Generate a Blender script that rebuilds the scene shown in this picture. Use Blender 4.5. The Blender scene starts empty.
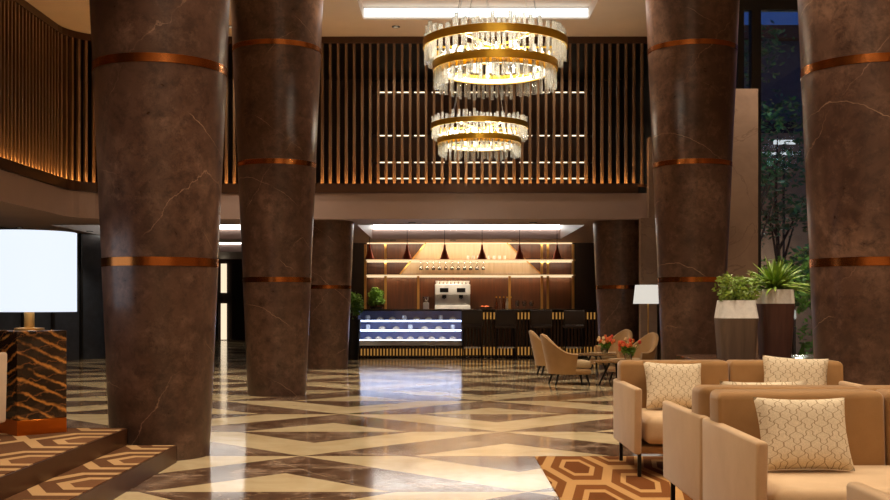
import bpy, bmesh, math, random
from mathutils import Vector, Matrix
random.seed(7)
PI = math.pi
S = bpy.context.scene
COL = S.collection
ORD = ['first','second','third','fourth','fifth','sixth','seventh','eighth','ninth','tenth','eleventh','twelfth',
       'thirteenth','fourteenth','fifteenth','sixteenth']

# ------------------------------------------------------------------ mesh helpers
class MB:
    def __init__(self): self.bm = bmesh.new()
    def box(self, x0, x1, y0, y1, z0, z1, bev=0, seg=2):
        t = bmesh.new()
        r = bmesh.ops.create_cube(t, size=1)
        for v in t.verts:
            v.co = Vector(((x0+x1)/2+v.co.x*(x1-x0), (y0+y1)/2+v.co.y*(y1-y0), (z0+z1)/2+v.co.z*(z1-z0)))
        if bev: bmesh.ops.bevel(t, geom=t.edges[:], offset=bev, segments=seg, profile=.5, affect='EDGES')
        return self.add(t)
    def add(self, t, mat=None):
        if mat is not None: t.transform(mat)
        me = bpy.data.meshes.new('tmp'); t.to_mesh(me); t.free()
        self.bm.from_mesh(me); bpy.data.meshes.remove(me); return self
    def cyl(self, p0, p1, r0, r1=None, n=16):
        r1 = r0 if r1 is None else r1
        p0, p1 = Vector(p0), Vector(p1); d = p1-p0
        t = bmesh.new()
        bmesh.ops.create_cone(t, cap_ends=True, segments=n, radius1=r0, radius2=r1, depth=d.length)
        q = Vector((0,0,1)).rotation_difference(d.normalized())
        return self.add(t, Matrix.Translation((p0+p1)/2) @ q.to_matrix().to_4x4())
    def lathe(self, prof, n=32, c=(0,0,0), closed=False):
        bm = self.bm; rings = []
        for r, z in prof:
            if r < 1e-6: rings.append([bm.verts.new((c[0],c[1],c[2]+z))])
            else: rings.append([bm.verts.new((c[0]+r*math.cos(2*PI*k/n), c[1]+r*math.sin(2*PI*k/n), c[2]+z)) for k in range(n)])
        pr = list(zip(rings, rings[1:]))
        if closed: pr.append((rings[-1], rings[0]))
        for a, b in pr:
            for k in range(n):
                q = [a[k%len(a)], a[(k+1)%len(a)], b[(k+1)%len(b)], b[k%len(b)]]
                u = []
                for v in q:
                    if v not in u: u.append(v)
                if len(u) > 2:
                    try: bm.faces.new(u)
                    except ValueError: pass
        return self
    def prism(self, poly, z0, z1):
        bm = self.bm
        a = [bm.verts.new((x,y,z0)) for x,y in poly]; b = [bm.verts.new((x,y,z1)) for x,y in poly]
        bm.faces.new(a[::-1]); bm.faces.new(b)
        n = len(poly)
        for k in range(n): bm.faces.new((a[k], a[(k+1)%n], b[(k+1)%n], b[k]))
        return self
    def tube(self, pts, r, n=8):
        bm = self.bm; pts = [Vector(p) for p in pts]; rings = []
        for i, p in enumerate(pts):
            d = (pts[min(i+1,len(pts)-1)]-pts[max(i-1,0)]).normalized()
            u = d.orthogonal().normalized() if i == 0 else (rings_u - d*rings_u.dot(d)).normalized()
            rings_u = u; w = d.cross(u)
            rr = r[i] if isinstance(r, (list,tuple)) else r
            rings.append([bm.verts.new(p+(u*math.cos(2*PI*k/n)+w*math.sin(2*PI*k/n))*rr) for k in range(n)])
        for a, b in zip(rings, rings[1:]):
            for k in range(n): bm.faces.new((a[k], a[(k+1)%n], b[(k+1)%n], b[k]))
        bm.faces.new(rings[0][::-1]); bm.faces.new(rings[-1]); return self
    def strip(self, path, w, z0, z1):
        """a wall of thickness w to the left side of an open plan path"""
        off = []
        for i, p in enumerate(path):
            a = Vector(path[max(i-1,0)]); b = Vector(path[min(i+1,len(path)-1)])
            d = (b-a).normalized(); off.append((p[0]-d.y*w, p[1]+d.x*w))
        bm = self.bm
        A = [[bm.verts.new((x,y,z)) for x,y in pl] for pl in (path, off) for z in (z0,z1)]
        p0, p1, o0, o1 = A
        for k in range(len(path)-1):
            bm.faces.new((p0[k],p0[k+1],p1[k+1],p1[k])); bm.faces.new((o0[k+1],o0[k],o1[k],o1[k+1]))
            bm.faces.new((p1[k],p1[k+1],o1[k+1],o1[k])); bm.faces.new((p0[k+1],p0[k],o0[k],o0[k+1]))
        for k in (0,-1): bm.faces.new((p0[k],p1[k],o1[k],o0[k]))
        return self
    def quad(self, vs):
        self.bm.faces.new([self.bm.verts.new(v) for v in vs]); return self
    def build(self, name, mat, parent=None, loc=(0,0,0), rz=0, smooth=True):
        bmesh.ops.recalc_face_normals(self.bm, faces=self.bm.faces[:])
        me = bpy.data.meshes.new(name); self.bm.to_mesh(me); self.bm.free()
        if mat: me.materials.append(mat)
        if smooth:
            for p in me.polygons: p.use_smooth = True
            me.set_sharp_from_angle(angle=math.radians(40))
        o = bpy.data.objects.new(name, me); COL.objects.link(o)
        o.location = loc; o.rotation_euler = (0,0,rz)
        if parent: o.parent = parent
        return o

def tag(o, label=None, cat=None, group=None, kind=None):
    if label: o['label'] = label
    if cat: o['category'] = cat
    if group: o['group'] = group
    if kind: o['kind'] = kind
    return o
def thing(name, label, cat, loc=(0,0,0), rz=0, group=None):
    o = bpy.data.objects.new(name, None); COL.objects.link(o); o.empty_display_size = .1
    o.location = loc; o.rotation_euler = (0,0,rz)
    return tag(o, label, cat, group)
def copy_tree(o, parent=None, loc=None, rz=None, label=None):
    c = o.copy(); COL.objects.link(c)
    if parent: c.parent = parent
    for ch in list(o.children): copy_tree(ch, c)
    if loc is not None: c.location = loc
    if rz is not None: c.rotation_euler = (0,0,rz)
    if label: c['label'] = label
    return c
def struct(o, label=None): return tag(o, label, None, None, 'structure')

# ------------------------------------------------------------------ materials
def srgb(r, g, b):
    f = lambda c: (c/255/12.92 if c/255 <= .04045 else ((c/255+.055)/1.055)**2.4)
    return (f(r), f(g), f(b), 1)
class NT:
    def __init__(self, name):
        self.m = bpy.data.materials.new(name); self.m.use_nodes = True
        self.t = self.m.node_tree; self.b = self.t.nodes['Principled BSDF']
    def n(self, kind, **kw):
        x = self.t.nodes.new(kind)
        for k, v in kw.items():
            setattr(x, k, v)
        return x
    def l(self, a, b): self.t.links.new(a, b)
    def val(self, sock, v):
        if hasattr(v, 'is_linked') or isinstance(v, bpy.types.NodeSocket): self.l(v, sock)
        else: sock.default_value = v
    def math(self, op, a, b=0, c=None):
        x = self.n('ShaderNodeMath', operation=op)
        self.val(x.inputs[0], a); self.val(x.inputs[1], b)
        if c is not None: self.val(x.inputs[2], c)
        return x.outputs[0]
    def mix(self, f, a, b):
        x = self.n('ShaderNodeMix', data_type='RGBA')
        self.val(x.inputs[0], f); self.val(x.inputs[6], a); self.val(x.inputs[7], b); return x.outputs[2]
    def ramp(self, f, stops):
        x = self.n('ShaderNodeValToRGB'); self.l(f, x.inputs[0]); e = x.color_ramp.elements
        while len(e) < len(stops): e.new(.5)
        for el, (p, c) in zip(e, stops): el.position = p; el.color = c
        return x.outputs[0]
    def pos(self): return self.n('ShaderNodeNewGeometry').outputs['Position']
    def obj(self): return self.n('ShaderNodeTexCoord').outputs['Object']
    def mapping(self, v, scale=(1,1,1), rot=(0,0,0)):
        x = self.n('ShaderNodeMapping'); self.l(v, x.inputs[0]); x.inputs['Scale'].default_value = scale; x.inputs['Rotation'].default_value = rot
        return x.outputs[0]
    def noise(self, v, scale, detail=4, rough=.55, dist=0):
        x = self.n('ShaderNodeTexNoise'); self.l(v, x.inputs['Vector'])
        x.inputs['Scale'].default_value = scale; x.inputs['Detail'].default_value = detail
        x.inputs['Roughness'].default_value = rough; x.inputs['Distortion'].default_value = dist
        return x.outputs['Fac']
    def bump(self, h, strength=.2, dist=.01):
        x = self.n('ShaderNodeBump'); self.l(h, x.inputs['Height'])
        x.inputs['Strength'].default_value = strength; x.inputs['Distance'].default_value = dist
        self.l(x.outputs[0], self.b.inputs['Normal'])
    def vein(self, v, scale, width, dist=1.2, detail=5):
        n = self.noise(v, scale, detail, .5, dist)
        a = self.math('ABSOLUTE', self.math('SUBTRACT', n, .5))
        return self.math('SUBTRACT', 1, self.math('MINIMUM', self.math('DIVIDE', a, width), 1))
    def lines(self, v, direction, period, width, wobble, nscale):
        x = self.n('ShaderNodeVectorMath', operation='DOT_PRODUCT'); self.l(v, x.inputs[0]); x.inputs[1].default_value = direction
        q = self.math('ADD', self.math('DIVIDE', x.outputs['Value'], period), self.math('MULTIPLY', self.noise(v, nscale, 6, .6), wobble))
        a = self.math('ABSOLUTE', self.math('SUBTRACT', self.math('FRACT', self.math('ADD', q, 50)), .5))
        return self.math('SUBTRACT', 1, self.math('MINIMUM', self.math('DIVIDE', a, width), 1))
    def set(self, col=None, rough=None, metal=None, spec=None, coat=None, trans=None, ior=None):
        for k, v in (('Base Color',col),('Roughness',rough),('Metallic',metal),('Specular IOR Level',spec),('Coat Weight',coat),('Transmission Weight',trans),('IOR',ior)):
            if v is not None: self.val(self.b.inputs[k], v)
        return self
def simple(name, col, rough=.5, metal=0, var=.12, scale=6, bump=0, bscale=80, **kw):
    """plain surface with a slight procedural tone variation"""
    t = NT(name); v = t.obj(); n = t.noise(v, scale)
    c2 = tuple(min(1, c*(1+var)) for c in col[:3])+(1,); c1 = tuple(c*(1-var) for c in col[:3])+(1,)
    t.set(col=t.ramp(n, [(.3,c1),(.7,c2)]), rough=rough, metal=metal, **kw)
    if bump: t.bump(t.noise(v, bscale, 3), bump, .004)
    return t.m
def emit(name, col, strength):
    t = NT(name); t.set(col=(0,0,0,1), rough=.6)
    t.b.inputs['Emission Color'].default_value = tuple(col[:3])+(1,); t.b.inputs['Emission Strength'].default_value = strength
    return t.m

def mat_column():
    t = NT('brown_marble'); p = t.pos()
    n = t.noise(p, 1.3, 9, .66, .4)
    c = t.ramp(n, [(.3, srgb(66,46,37)), (.52, srgb(91,66,54)), (.75, srgb(128,98,80))])
    n2 = t.noise(p, 9, 9, .75, .3)
    c = t.mix(t.ramp(n2, [(.38,(.8,.8,.8,1)),(.56,(0,0,0,1))]), c, srgb(58,40,33))
    c = t.mix(t.ramp(t.noise(p, 5, 9, .78, .15), [(.52,(0,0,0,1)),(.76,(.5,.5,.5,1))]), c, srgb(150,118,100))
    m1 = t.ramp(t.noise(p, 1.1, 2), [(.5,(0,0,0,1)),(.6,(1,1,1,1))]); m2 = t.ramp(t.noise(t.mapping(p,(1,1,1),(1,1,1)), 1.3, 2), [(.5,(0,0,0,1)),(.6,(1,1,1,1))])
    v1 = t.lines(p, (.5,.35,.8), .62, .006, .35, 1.4); v2 = t.lines(p, (-.75,.3,.6), .8, .005, .4, 1.7)
    c = t.mix(t.math('MULTIPLY', t.math('MULTIPLY', v1, m1), .6), c, srgb(205,172,142))
    c = t.mix(t.math('MULTIPLY', t.math('MULTIPLY', v2, m2), .5), c, srgb(180,146,122))
    t.set(col=c, rough=t.math('ADD', .22, t.math('MULTIPLY', n2, .16)), spec=.45); return t.m

def mat_floor():
    t = NT('floor_marble_mosaic'); p = t.pos()
    sx = t.n('ShaderNodeSeparateXYZ'); t.l(p, sx.inputs[0]); X, Y = sx.outputs[0], sx.outputs[1]
    R, HW = 1.605, 1.6
    v = t.math('DIVIDE', t.math('ADD', Y, -6.77+R*40), R)
    row = t.math('FLOOR', v); tt = t.math('SUBTRACT', v, row)
    par = t.math('MODULO', row, 2)                       # 0: row whose up-apex sits at x=-1.09
    xs = t.math('ADD', t.math('ADD', X, 1.09+HW+HW*2*40), t.math('MULTIPLY', par, HW))
    a = t.math('DIVIDE', t.math('ABSOLUTE', t.math('SUBTRACT', t.math('MODULO', xs, 2*HW), HW)), HW)
    up = t.math('LESS_THAN', a, t.math('SUBTRACT', 1, tt))
    upin = t.math('LESS_THAN', a, t.math('SUBTRACT', .47, tt))
    b = t.math('SUBTRACT', 1, a)
    dnin = t.math('LESS_THAN', b, t.math('SUBTRACT', tt, .5))
    # cream: (up & inner) or (down & not inner)
    cream = t.math('ADD', t.math('MULTIPLY', up, upin), t.math('MULTIPLY', t.math('SUBTRACT',1,up), t.math('SUBTRACT',1,dnin)))
    n = t.noise(p, 2.2, 7, .6, .8); n3 = t.noise(t.mapping(p, (.6,2.2,1)), 9, 6, .72, 1)
    cc = t.ramp(n, [(.3, srgb(206,182,140)), (.7, srgb(232,212,172))])
    cb = t.ramp(t.math('ADD', t.math('MULTIPLY', n, .6), t.math('MULTIPLY', n3, .4)), [(.38, srgb(66,46,35)), (.5, srgb(112,86,68)), (.6, srgb(176,150,128))])
    vn = t.vein(t.mapping(p, (1,1,1), (0,0,.7)), .7, .004, 2, 6)
    cb = t.mix(t.math('MULTIPLY', vn, .6), cb, srgb(214,186,146))
    vl = t.math('MULTIPLY', t.lines(p, (1,.62,0), 2.6, .0022, .1, .8), t.ramp(t.noise(p, .7, 2), [(.42,(0,0,0,1)),(.5,(1,1,1,1))]))
    col = t.mix(t.math('MULTIPLY', vl, .7), t.mix(cream, cb, cc), srgb(226,200,160))
    t.set(col=col, rough=t.math('ADD', .07, t.math('MULTIPLY', t.noise(p, 5, 3), .07)), spec=.6)
    return t.m

def mat_carpet(name, Px, Py, ox, oy, base, dark, line):
    """honeycomb of elongated hexagons: pale network and a pale ring in every cell"""
    t = NT(name); p = t.pos()
    sx = t.n('ShaderNodeSeparateXYZ'); t.l(p, sx.inputs[0])
    def cell(dx, dy):
        x = t.math('SUBTRACT', t.math('MODULO', t.math('ADD', sx.outputs[0], -ox+dx+Px*40.5), Px), Px/2)
        y = t.math('SUBTRACT', t.math('MODULO', t.math('ADD', sx.outputs[1], -oy+dy+Py*40.5), Py), Py/2)
        ax, ay = t.math('ABSOLUTE', x), t.math('ABSOLUTE', y)
        return t.math('MAXIMUM', t.math('MULTIPLY', ay, 2/Py), t.math('ADD', t.math('MULTIPLY', ax, 3/Px), t.math('MULTIPLY', ay, 1/Py)))
    d = t.math('MINIMUM', cell(0,0), cell(Px/2,Py/2))
    net = t.math('GREATER_THAN', d, .85)
    ring = t.math('MULTIPLY', t.math('GREATER_THAN', d, .42), t.math('LESS_THAN', d, .58))
    w = t.math('MINIMUM', t.math('ADD', net, ring), 1)
    nz = t.noise(p, 220, 2)
    ins = t.math('LESS_THAN', d, .42)
    c = t.mix(ins, base, dark); c = t.mix(w, c, line)
    c = t.mix(t.math('MULTIPLY', nz, .35), c, srgb(60,34,16))
    t.set(col=c, rough=.95, spec=.1); t.bump(nz, .5, .006); return t.m

def mat_stepcarpet(name, ox, oy):
    t = NT(name); p = t.pos(); Px, Py = 1.9, .94
    sx = t.n('ShaderNodeSeparateXYZ'); t.l(p, sx.inputs[0])
    ax = t.math('ABSOLUTE', t.math('SUBTRACT', t.math('MODULO', t.math('ADD', sx.outputs[0], -ox+Px*40.5), Px), Px/2))
    ay = t.math('ABSOLUTE', t.math('SUBTRACT', t.math('MODULO', t.math('ADD', sx.outputs[1], -oy+Py*40.5), Py), Py/2))
    d = t.math('MAXIMUM', t.math('MULTIPLY', ay, 2/Py), t.math('ADD', t.math('MULTIPLY', t.math('SUBTRACT', ax, .55), 2), t.math('MULTIPLY', ay, 1/Py)))
    r1 = t.math('MULTIPLY', t.math('GREATER_THAN', d, .30), t.math('LESS_THAN', d, .46))
    r2 = t.math('MULTIPLY', t.math('GREATER_THAN', d, .68), t.math('LESS_THAN', d, .86))
    w = t.math('MINIMUM', t.math('ADD', r1, r2), 1)
    nz = t.noise(p, 220, 2)
    c = t.mix(t.math('GREATER_THAN', d, .46), srgb(124,84,54), srgb(108,72,46)); c = t.mix(w, c, srgb(200,160,112))
    c = t.mix(t.math('MULTIPLY', nz, .35), c, srgb(50,30,18))
    t.set(col=c, rough=.95, spec=.1); t.bump(nz, .5, .006); return t.m

def mat_pillow():
    t = NT('scallop_linen'); o = t.obj()
    s = t.n('ShaderNodeSeparateXYZ'); t.l(o, s.inputs[0]); X, Z = s.outputs[0], s.outputs[2]
    p, q = .062, .07
    xw = t.math('ADD', X, t.math('MULTIPLY', t.math('SINE', t.math('MULTIPLY', Z, 4*PI/q)), .006))
    f1 = t.math('SINE', t.math('MULTIPLY', t.math('ADD', t.math('DIVIDE', X, p), t.math('DIVIDE', Z, q)), PI))
    f2 = t.math('SINE', t.math('MULTIPLY', t.math('SUBTRACT', t.math('DIVIDE', X, p), t.math('DIVIDE', Z, q)), PI))
    wob = t.math('MULTIPLY', t.math('SINE', t.math('MULTIPLY', Z, 4*PI/q)), .35)
    f = t.math('MINIMUM', t.math('ABSOLUTE', t.math('ADD', f1, wob)), t.math('ABSOLUTE', t.math('SUBTRACT', f2, wob)))
    ln = t.math('LESS_THAN', f, .12)
    n = t.noise(o, 150, 2)
    c = t.mix(ln, t.ramp(n, [(.3, srgb(204,188,160)), (.7, srgb(226,210,184))]), srgb(162,140,110))
    t.set(col=c, rough=.85, spec=.2); t.bump(n, .25, .003); return t.m

def mat_goldmarble():
    t = NT('black_gold_marble'); p = t.obj()
    m = t.mapping(p, (1,1,2.6), (.35,.25,0))
    n = t.noise(m, 5, 8, .6, 1.4)
    c = t.ramp(n, [(.35, srgb(20,12,8)), (.55, srgb(52,34,22)), (.7, srgb(84,58,38))])
    v = t.math('MULTIPLY', t.lines(p, (.45,.35,1), .085, .17, 1.0, 8), t.ramp(t.noise(p, 7, 3), [(.36,(0,0,0,1)),(.52,(1,1,1,1))])); v2 = t.lines(p, (-.2,.4,1), .11, .05, 1.3, 9)
    c = t.mix(t.math('MULTIPLY', v, .95), c, srgb(222,150,70)); c = t.mix(t.math('MULTIPLY', v2, .6), c, srgb(170,112,60))
    t.set(col=c, rough=.2, coat=.3); return t.m

def mat_fabric(name, c, c2, bump=.2):
    t = NT(name); o = t.obj(); n = t.noise(o, 3, 5, .6); f = t.noise(o, 260, 2)
    t.set(col=t.mix(t.math('MULTIPLY', f, .3), t.ramp(n, [(.3, c), (.7, c2)]), tuple(x*.6 for x in c[:3])+(1,)), rough=.8, spec=.2)
    t.b.inputs['Sheen Weight'].default_value = .35; t.b.inputs['Sheen Roughness'].default_value = .4
    t.bump(f, bump, .002); return t.m
def mat_leaf(name, c1, c2):
    t = NT(name); n = t.noise(t.obj(), 9, 3)
    t.set(col=t.ramp(n, [(.3, c1), (.7, c2)]), rough=.45)
    t.b.inputs['Subsurface Weight'].default_value = 0
    return t.m
def mat_glass(name, col=(1,1,1,1), rough=.02, ior=1.45):
    t = NT(name); t.set(col=col, rough=rough, trans=1, ior=ior); return t.m
def mat_thin(name, col, mixf=.12, rough=.03):
    """thin pane: mostly clear, with a glossy share"""
    t = NT(name); out = t.t.nodes['Material Output']
    tr = t.n('ShaderNodeBsdfTransparent'); tr.inputs[0].default_value = col
    gl = t.n('ShaderNodeBsdfGlossy'); gl.inputs['Roughness'].default_value = rough
    fr = t.n('ShaderNodeFresnel'); fr.inputs[0].default_value = 1.45
    mx = t.n('ShaderNodeMixShader'); t.l(t.math('MAXIMUM', fr.outputs[0], mixf), mx.inputs[0]); t.l(tr.outputs[0], mx.inputs[1]); t.l(gl.outputs[0], mx.inputs[2])
    t.l(mx.outputs[0], out.inputs['Surface']); return t.m
def mat_crystal():
    t = NT('cut_crystal'); out = t.t.nodes['Material Output']
    t.set(col=(.97,.97,.95,1), rough=.06, trans=1, ior=1.5)
    tr = t.n('ShaderNodeBsdfTransparent'); tr.inputs[0].default_value = (.95,.95,.93,1)
    tl = t.n('ShaderNodeBsdfTranslucent'); tl.inputs[0].default_value = (.95,.94,.9,1)
    m1 = t.n('ShaderNodeMixShader'); m1.inputs[0].default_value = .5
    t.l(tr.outputs[0], m1.inputs[1]); t.l(tl.outputs[0], m1.inputs[2])
    m2 = t.n('ShaderNodeMixShader'); m2.inputs[0].default_value = .5
    t.l(m1.outputs[0], m2.inputs[1]); t.l(t.b.outputs[0], m2.inputs[2])
    t.l(m2.outputs[0], out.inputs['Surface']); return t.m
def mat_wood(name, c1, c2, rough=.45):
    t = NT(name); o = t.pos()
    n = t.noise(t.mapping(o, (9,9,.6)), 2, 6, .6, .6)
    t.set(col=t.ramp(n, [(.3,c1),(.7,c2)]), rough=rough); return t.m

M = dict(
 column=mat_column(), floor=mat_floor(),
 rug=mat_carpet('rust_rug', .66, 1.32, .93, 7.76, srgb(126,76,36), srgb(112,64,28), srgb(196,150,96)),
 carpet=mat_stepcarpet('upper_carpet', -1.83, 7.31), treadcarpet=mat_stepcarpet('tread_carpet', -1.45, 7.25),
 bronze=simple('bronze_trim', srgb(186,114,58), .24, 1, .1), copper=simple('copper_base', srgb(196,112,40), .3, 1, .1),
 gold=simple('brushed_gold', srgb(255,204,76), .3, .8, .06), brass=simple('brass', srgb(226,176,100), .36, .85, .08),
 slat=simple('bronze_slat', srgb(136,108,84), .34, .55, .1), ledge=simple('dark_bronze_ledge', srgb(78,52,36), .4, .5, .1),
 plaster=simple('warm_plaster', srgb(202,182,164), .7, 0, .05, 1.5), fascia=simple('taupe_fascia', srgb(158,134,125), .5, 0, .06, 1.5),
 soffit=simple('soffit_plaster', srgb(126,112,106), .6, 0, .06, 1.5), darkwall=mat_wood('dark_wood_wall', srgb(30,20,16), srgb(50,34,26)),
 upwall=simple('upper_wall', srgb(46,32,26), .6, 0, .1, 2), stone=mat_column(),
 riser=simple('bronze_riser', srgb(84,52,32), .38, .35, .12), shadew=emit('lit_lamp_shade', (.80,.87,1.0), 1.08),
 shadeoff=simple('linen_shade', srgb(236,224,204), .8), goldmarble=mat_goldmarble(),
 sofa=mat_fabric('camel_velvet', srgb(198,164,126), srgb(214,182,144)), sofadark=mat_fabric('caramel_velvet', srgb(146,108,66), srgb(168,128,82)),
 seat=mat_fabric('seat_velvet', srgb(204,172,134), srgb(224,194,156)), pillow=mat_pillow(),
 chair=mat_fabric('tan_leather', srgb(168,130,86), srgb(190,152,108)), chairseat=mat_fabric('chair_seat_fabric', srgb(190,162,124), srgb(208,182,146)),
 black=simple('black_metal', srgb(20,17,16), .4, .3), blackstone=simple('black_polished_stone', srgb(84,60,48), .15, 0, .15),
 crystal=mat_crystal(), ledwarm=emit('led_ring', (1,.96,.78), 1.9), led=emit('cove_led', (1,.97,.9), 9.5), ledcool=emit('cove_led_cool', (.86,.97,1.0), 2.4), ledside=emit('cove_led_white', (1,.95,.86), 7), ledbar=emit('bar_plinth_led', (1,.46,.10), .34), ledfill=emit('fill_led_warm', (1,.86,.66), 8),
 ledgold=emit('ledge_led', (1,.50,.14), 42), ledstrip=emit('shelf_led', (1,.74,.44), 1.3), ledlounge=emit('lounge_led', (1,.8,.55), 2), ledblue=emit('case_led', (.66,.77,1.0), 8),
 lens=emit('lamp_lens', (1,.85,.62), .5), door=emit('lit_door_gap', (1,.80,.55), 1.1),
 window=mat_thin('window_glass', (.82,.88,.95,1), .05), caseglass=mat_thin('display_glass', (.95,.96,1,1), .06), stem=mat_thin('stemware_glass', (.92,.92,.9,1), .3, .08),
 darkglass=simple('dark_glass_panel', srgb(72,78,90), .14, 0, .15), frame=simple('window_frame', srgb(22,20,20), .4),
 plantleaf=mat_leaf('shrub_leaf', srgb(92,122,36), srgb(150,172,66)), palm=mat_leaf('palm_leaf', srgb(96,132,40), srgb(160,186,84)),
 tree=mat_leaf('tree_leaf', srgb(40,76,44), srgb(72,116,62)), fern=mat_leaf('fern_leaf', srgb(70,120,30), srgb(130,170,60)),
 bark=simple('bark', srgb(60,46,38), .9, bump=.5), soil=simple('soil', srgb(40,28,20), .95, bump=.6),
 potwhite=simple('white_ribbed_pot', srgb(226,222,218), .6, 0, .1, 20, .6, 40), potwood=mat_wood('brown_pot', srgb(84,66,54), srgb(108,86,70), .55), potdark=mat_wood('dark_red_pot', srgb(62,36,30), srgb(90,54,44), .5),
 counter=simple('dark_counter', srgb(34,26,24), .15), casein=simple('case_interior', srgb(128,136,184), .4), white=simple('white_ceramic', srgb(240,238,232), .3),
 steel=simple('steel', srgb(200,198,196), .3, .9), copperpend=simple('copper_pendant', srgb(168,82,56), .3, .9), stool=simple('stool_leather', srgb(70,56,50), .5),
 beige=mat_wood('beige_panel', srgb(196,172,136), srgb(216,194,158)), wood=mat_wood('bar_wood', srgb(62,34,18), srgb(92,52,26)),
 pastry=simple('pastry', srgb(226,206,180), .6), orange=simple('orange_petal', srgb(240,120,66), .5), yellow=simple('yellow_petal', srgb(246,206,150), .5), red=simple('red_petal', srgb(228,86,66), .5),
 marble_top=simple('table_top', srgb(150,116,78), .25), bluewall=simple('facade', srgb(120,116,104), .8), roof=simple('roof_tile', srgb(110,60,48), .8), tanwall=simple('garden_wall', srgb(150,120,96), .8),
 ground=simple('garden_soil', srgb(46,44,34), .95), amber=mat_thin('amber_glass', (.9,.5,.2,1), .2, .08), pink=simple('pink_flower', srgb(170,120,130), .7),
)

# ------------------------------------------------------------------ camera and sky
F, EYE = 1100.0, 1.15
cam = bpy.data.cameras.new('camera'); co = bpy.data.objects.new('camera', cam); COL.objects.link(co)
co.location = (0,0,EYE); co.rotation_euler = (PI/2,0,0)
cam.sensor_width = 36; cam.lens = F/890*36; cam.shift_y = (305-250)/890; cam.clip_end = 200
S.camera = co
w = bpy.data.worlds.new('dusk'); S.world = w; w.use_nodes = True
bgn = w.node_tree.nodes['Background']; bgn.inputs[0].default_value = (.018,.05,.17,1); bgn.inputs[1].default_value = 1
S.view_settings.view_transform = 'Standard'; S.view_settings.look = 'None'; S.view_settings.gamma = 1; S.view_settings.exposure = 0
S.cycles.use_denoising = True
S.cycles.max_bounces = 8; S.cycles.transparent_max_bounces = 24; S.cycles.transmission_bounces = 8; S.cycles.glossy_bounces = 4
S.cycles.sample_clamp_indirect = 6

def light(name, kind, loc, energy, color, parent=None, target=None, **kw):
    l = bpy.data.lights.new(name, kind); l.energy = energy; l.color = color
    for k, v in kw.items(): setattr(l, k, v)
    o = bpy.data.objects.new(name, l); COL.objects.link(o); o.location = loc
    if parent: o.parent = parent
    if target is not None: o.rotation_euler = (Vector(target)-Vector(loc)).to_track_quat('-Z','Y').to_euler()
    return o
WARM = (1,.83,.62); WARM2 = (1,.66,.36)

# ------------------------------------------------------------------ shell
CEIL, SOF, MEZ = 5.86, 2.65, 19.2
struct(MB().box(-9.2, 7.2, -4.2, 16.34, -.2, 0).box(-9.2, 3.9, 16.34, 36.2, -.2, 0).build('floor', M['floor'], smooth=False), 'polished cream and brown marble floor of triangles')
def slab(mb, rect, holes, z0, z1, cap):
    x0,x1,y0,y1 = rect
    xs = sorted({x0,x1,*[h[0] for h in holes],*[h[1] for h in holes]}); ys = sorted({y0,y1,*[h[2] for h in holes],*[h[3] for h in holes]})
    for a,b in zip(xs,xs[1:]):
        for c,d in zip(ys,ys[1:]):
            mx,my = (a+b)/2,(c+d)/2
            inh = any(h[0]<mx<h[1] and h[2]<my<h[3] for h in holes)
            mb.box(a,b,c,d, cap if inh else z0, z1)
    return mb
COF = (-1.35, 2.37, 9.0, 18.12)
struct(MB().box(-9.2,3.7,19.42,23.0,CEIL,6.2).build('ceiling_lounge', M['darkwall'], smooth=False))
struct(slab(MB(), (-9.2,3.9,-4.2,19.42), [COF,(-1.35,2.37,-3.2,5.4)], CEIL, 6.25, 6.06).box(3.9,7.2,-4.2,16.34,CEIL,6.25).build('ceiling', M['plaster'], smooth=False), 'beige plaster ceiling with a lit rectangular recess')  # front recess is added to hold unseen fill lights
TR1 = (-1.65, 2.62, 20.6, 25.0); TR2 = (-7.4,-3.2,20.6,25.0); TR3 = (-7.4,-3.2,26.4,31.0)
mz = slab(MB(), (-9.2,3.7,MEZ,36.2), [TR1,TR2,TR3], SOF, 3.1, 2.99)
mz.box(-9.2,-6.4,-4.2,MEZ,SOF,3.1)
# rounded inner corner between the two edges
arc = [(-6.4+.75-.75*math.cos(a), MEZ-.75+.75*math.sin(a)) for a in [PI/2*k/8 for k in range(9)]]
mz.prism([(-6.4,MEZ)]+arc[::-1], SOF, 3.1)
struct(mz.build('ceiling_mezzanine_soffit', M['fascia'], smooth=False), 'taupe mezzanine edge with recessed lit trays in its underside')
struct(MB().box(-9.2,-9.0,-4.2,36.2,0,6.25).build('wall_left', M['darkwall'], smooth=False))
struct(MB().box(7.0,7.2,-4.2,16.2,0,6.25).build('wall_right', M['tanwall'], smooth=False))
struct(MB().box(-9.2,7.2,-4.4,-4.2,0,6.25).build('wall_rear', M['plaster'], smooth=False))
struct(MB().box(-9.2,3.7,36.0,36.2,0,2.65).build('wall_far', M['darkwall'], smooth=False))
struct(MB().box(-9.2,3.7,23.0,23.2,3.1,6.25).build('wall_upper', M['upwall'], smooth=False))
struct(MB().box(3.7,3.9,16.2,36.2,0,6.25).build('wall_bar_side', M['darkwall'], smooth=False))

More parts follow.
